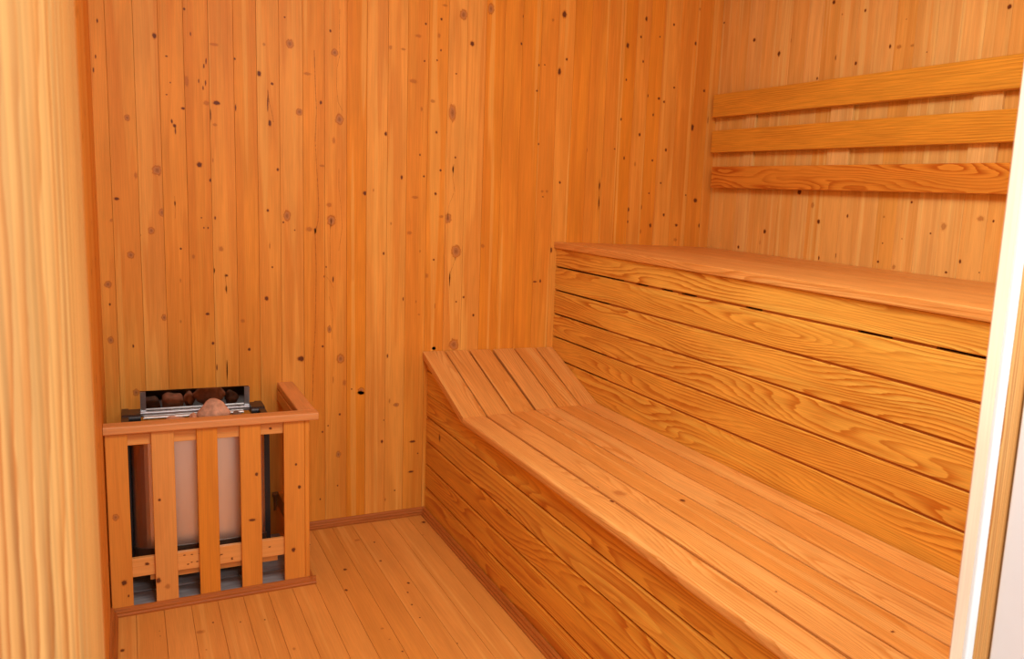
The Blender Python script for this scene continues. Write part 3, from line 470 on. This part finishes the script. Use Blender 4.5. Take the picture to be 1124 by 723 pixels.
# ------------------------------------------------------------------ backrest boards on the right wall
br = empty('backrest', (XW, -.9, 1.4), 'wall backrest of three long horizontal orange boards on short battens', 'backrest')
for (z0, z1, y0, tn, rnd) in ((1.7938, 1.8993, -.036, .15, .18), (1.6296, 1.732, -.043, .3, .43), (1.4653, 1.5647, -.062, .95, .871)):
    mb = MB(); mb.ext(rounded(z1 - z0, .033, .003, 2), (XW - .014, y0, z0), -Y, Z, -X, 2.35, (rnd, tn, 0, 1))
    mb.build('slat', M['slat_dark' if tn > .9 else 'slat'], br)
for y0, y1, tn in ((-.815, -.938, .0), (-1.503, -1.618, .0), (-.258, -.325, .1), (-2.15, -2.26, .1)):
    mb = MB(); mb.box((XW - .0138, y1, 1.475), (XW - .0006, y0, 1.892), 2, (random.random(), tn, 0, 1), c=.001)
    mb.build('batten', M['batten'], br)

# ------------------------------------------------------------------ heater guard
YP = -.498
hg = empty('heater_guard', (.21, YP, 0), 'slatted wooden guard fence around the sauna heater', 'guard fence')
def bez(p): return p
mb = MB()
CP = rounded(.056, .026, .005, 3)
# mitred cap: front run and return run
mb.ext(CP, (XL + .001, -.511, .580), X, Y, Z, .524 - XL - .001, (.21, .35, 0, 1))
mb.build('cap_rail', M['cap'], hg)
mb = MB(); mb.ext(CP, (.468, -.456, .5801), Y, X, Z, .455, (.47, .35, 0, 1))
mb.build('cap_rail', M['cap'], hg)
for i, (a, b, tn) in enumerate(((-.074, -.017, .7), (.044, .105, .25), (.166, .224, .95), (.288, .349, .8), (.418, .482, .75))):
    mb = MB(); bd = (random.random(), tn, 0, 1)
    mb.board((a, YP, .004), Z, X, -Y, .575, b - a, .014, .0015, bd)
    kk = [[(.32, -.055, .012, .009, 2), (.105, -.04, .011, .009, 0), (.06, -.03, .006, .003, 0)], [(.36, .061, .006, .005, 0), (.095, .05, .012, .009, 0), (.07, .075, .01, .008, 1)], [], [(.41, .335, .008, .006, 0), (.255, .32, .006, .013, 0)], [(.43, .455, .006, .005, 0), (.35, .465, .008, .006, 0), (.13, .445, .01, .008, 0)]][i]
    for z, x, rz, rx, kd in kk: mb.knot(z, x, rz, rx, kd, (0, YP, 0), Z, X, -Y, (a, b), bd, a)
    mb.build('slat', M['guard'], hg)
mb = MB(); bd = (.37, .1, 0, 1); mb.board((XL + .002, YP + .0145, .538), X, Z, -Y, .50 - XL - .002, .041, .016, .001, bd)
mb.knot(.38, .557, .006, .006, 0, (0, YP + .0145, 0), X, Z, -Y, (.538, .579), bd, .538)
mb.build('top_rail', M['guard'], hg)
mb = MB(); bd = (.67, .05, 0, 1); mb.board((XL + .002, YP + .0145, .112), X, Z, -Y, .50 - XL - .002, .060, .016, .001, bd)
for j in range(26): mb.knot(random.uniform(.12, .5), random.uniform(.118, .166), random.uniform(.003, .007), .0025, 0, (0, YP + .0145, 0), X, Z, -Y, (.112, .172), bd, .112)
mb.knot(.022, .15, .008, .006, 0, (0, YP + .0145, 0), X, Z, -Y, (.112, .172), bd, .112)
mb.build('lower_rail', M['guard'], hg)
mb = MB(); mb.box((.03, YP + .034, .088), (.40, YP + .05, .106), 0, (.5, .1, 0, 1)); mb.build('lower_rail', M['guard'], hg)
mb = MB(); mb.box((.4825, YP, .004), (.497, YP + .032, .578), 2, (.2, .8, 0, 1), c=.002); mb.build('corner_post', M['guard'], hg)
# return side: rails and slats towards the wall
for z, h in ((.538, .04), (.112, .06)):
    mb = MB(); mb.box((.466, YP + .033, z), (.4815, -.001, z + h), 1, c=.001); mb.build('side_rail', M['guard'], hg)
for y0 in (-.40, -.285, -.17, -.065):
    mb = MB(); mb.board((.4965, y0 - .058 + .029, .033), Z, Y, X, .545, .058, .014, .0015); mb.build('slat', M['guard'], hg)
mb = MB()
P2 = [(0, 0), (0.017, 0), (0.018, 0.006), (0.013, 0.010), (0.0135, 0.015), (0.009, 0.018), (0.008, 0.024), (0.004, 0.026), (0, 0.026)]
mb.ext(P2, (XL, YP, 0), X, -Y, Z, .515 - XL)
mb.ext(P2, (.497, YP - .012, 0), Y, X, Z, .49)
mb.build('floor_moulding', M['trim'], hg)

# ------------------------------------------------------------------ hearth and heater
hs_ = empty('hearth', (.2, -.24, 0), 'grey slate slabs on the floor under the sauna heater', 'hearth')
for i, (y0, y1) in enumerate(((-.478, -.37), (-.366, -.25), (-.246, -.13), (-.126, -.032))):
    mb = MB(); mb.box((XL + .022, y0, .0005), (.464, y1, .012 + .002 * (i % 2)), 0, c=.002)
    mb.build('slab', M['hearth'], hs_)
ht = empty('sauna_heater', (.18, -.25, .012), 'electric sauna heater with polished steel front and a mirrored deflector plate', 'sauna heater')
def front_curve(x0, x1, yf, r, depth, n=8, bulge=.006):
    pts = []; r2 = .016
    for i in range(n + 1):
        a = math.radians(180 + 90 * i / n); pts.append((x0 + r + r * math.cos(a), yf + r + r * math.sin(a)))
    for i in range(1, 12):
        t = i / 12; pts.append((x0 + r + (x1 - x0 - r - r2) * t, yf - bulge * 4 * t * (1 - t)))
    for i in range(n + 1):
        a = math.radians(270 + 90 * i / n); pts.append((x1 - r2 + r2 * math.cos(a), yf + r2 + r2 * math.sin(a)))
    return pts
def shell(pts, z0, z1, th=.003):
    mb = MB(); q = [(x, y) for x, y in pts]; cx = sum(p[0] for p in q) / len(q)
    inn = [(x + (cx - x) * .02, y + th) for x, y in q]
    pr = q + inn[::-1]
    mb.ext(pr, (0, 0, z0), Z, X, Y, z1 - z0, (0, 0, 0, 1)); mb.sm = [len(f) == 4 for f in mb.f]
    return mb
fc = front_curve(-.012, .372, -.405, .06, .25)
shell(fc, .165, .555).build('front_panel', M['steel'], ht)
fc2 = front_curve(-.016, .376, -.409, .06, .25)
shell(fc2, .135, .168, .006).build('base_band', M['brown'], ht)
mb = MB(); mb.box((-.012, -.34, .14), (.372, -.125, .50), 2, c=.004); mb.build('housing', M['brown'], ht)
for x0 in (-.032, .372):                        # black side caps with rounded shoulders
    mb = MB(); mb.ext(rounded(.24, .443, .02, 6, (1, 1, 0, 0)), (x0, -.365, .13), X, Y, Z, .02, (0, 0, 0, 1)); mb.build('side_cap', M['black'], ht)
for x0, x1 in ((-.030, .022), (.350, .392)):
    mb = MB(); mb.ext(rounded(.10, .030, .014, 6), (x0, -.265, .548), X, Y, Z, x1 - x0, (0, 0, 0, 1)); mb.build('end_cap', M['black'], ht)
mb = MB(); mb.ext(rounded(.015, .016, .004, 3), (.0, -.205, .556), X, Y, Z, .37, (0, 0, 0, 1)); mb.build('rim_bar', M['galv'], ht)
mb = MB(); mb.ext(rounded(.012, .008, .003, 3), (.03, -.214, .548), X, Y, Z, .30, (0, 0, 0, 1)); mb.build('rim_bar', M['steel'], ht)
mb = MB(); mb.poly([(.022, 0), (.348, 0), (.348, .088), (.022, .088)], (0, -.185, .556), X, Vector((0, -.16, .987)).normalized(), Vector((0, -.987, -.16)).normalized(), .0025, (0, 0, 0, 1))
pl = mb.build('deflector_plate', M['mirror'], ht)
for x0 in (.022, .334):
    mb = MB(); mb.poly([(x0, 0), (x0 + .016, 0), (x0 + .016, .09), (x0, .09)], (0, -.191, .552), X, Vector((0, -.16, .987)).normalized(), Vector((0, -.987, -.16)).normalized(), .003, (0, 0, 0, 1))
    mb.build('bracket', M['galv'], pl)
mb = MB(); mb.box((.0, -.36, .50), (.36, -.215, .507), 0); mb.build('stone_tray', M['black'], ht)
for x0 in (.045, .30):
    for y0 in (-.37, -.17):
        mb = MB(); mb.box((x0, y0, .0145), (x0 + .022, y0 + .022, .14), 2, c=.002); mb.box((x0 - .01, y0 - .01, .0145), (x0 + .03, y0 + .03, .02), 2)
        mb.build('leg', M['galv'], ht)

def stone(loc, r, mat, label, seed):
    rg = random.Random(seed); n, m_ = 14, 20; ph = [rg.uniform(0, 6.28) for _ in range(6)]
    def P(i, j):
        th = math.pi * i / n; f = 2 * math.pi * j / m_
        d = Vector((math.sin(th) * math.cos(f), math.sin(th) * math.sin(f), math.cos(th)))
        k = 1 + .10 * math.sin(2.1 * d.x * 2 + ph[0]) + .08 * math.sin(3 * d.y * 2 + ph[1]) + .07 * math.sin(2.7 * d.z * 2 + ph[2]) + .03 * math.sin(7 * d.x + 5 * d.y + ph[3])
        return (d.x * r[0] * k, d.y * r[1] * k, d.z * r[2] * k)
    V = [P(i, j) for i in range(n + 1) for j in range(m_)]
    F = [[i * m_ + j, (i + 1) * m_ + j, (i + 1) * m_ + (j + 1) % m_, i * m_ + (j + 1) % m_] for i in range(n) for j in range(m_)]
    me = bpy.data.meshes.new('sauna_stone'); me.from_pydata(V, [], F); me.validate(); me.polygons.foreach_set('use_smooth', [True] * len(me.polygons)); me.materials.append(mat)
    o = bpy.data.objects.new('sauna_stone', me); COL.objects.link(o); o.location = loc
    return tag(o, label, 'stone', 'stones on the sauna heater')
stone((.232, -.268, .572), (.050, .035, .042), M['stone'], 'largest reddish sauna stone, domed above the guard rail in front of the mirror plate', 3)
stone((.170, -.285, .549), (.018, .03, .026), M['stone'], 'small reddish stone touching the left side of the largest stone', 8)
stone((.118, -.285, .541), (.033, .035, .030), M['stone'], 'flat pinkish stone low behind the guard rail, left of the largest stone', 5)
stone((.055, -.29, .534), (.026, .03, .025), M['stone2'], 'dark stone at the left end of the heater top', 6)
stone((.302, -.282, .545), (.021, .035, .028), M['stone2'], 'dark stone at the right end of the heater top', 9)
# wiring box clip on the back wall right of the heater
mb = MB(); mb.box((.450, -.012, .10), (.462, .0, .165), 2, c=.003); mb.box((.445, -.006, .155), (.467, 0, .172), 2, c=.002)
tag(mb.build('wall_bracket', M['brass']), 'small brass coloured bracket low on the back wall behind the guard', 'bracket')
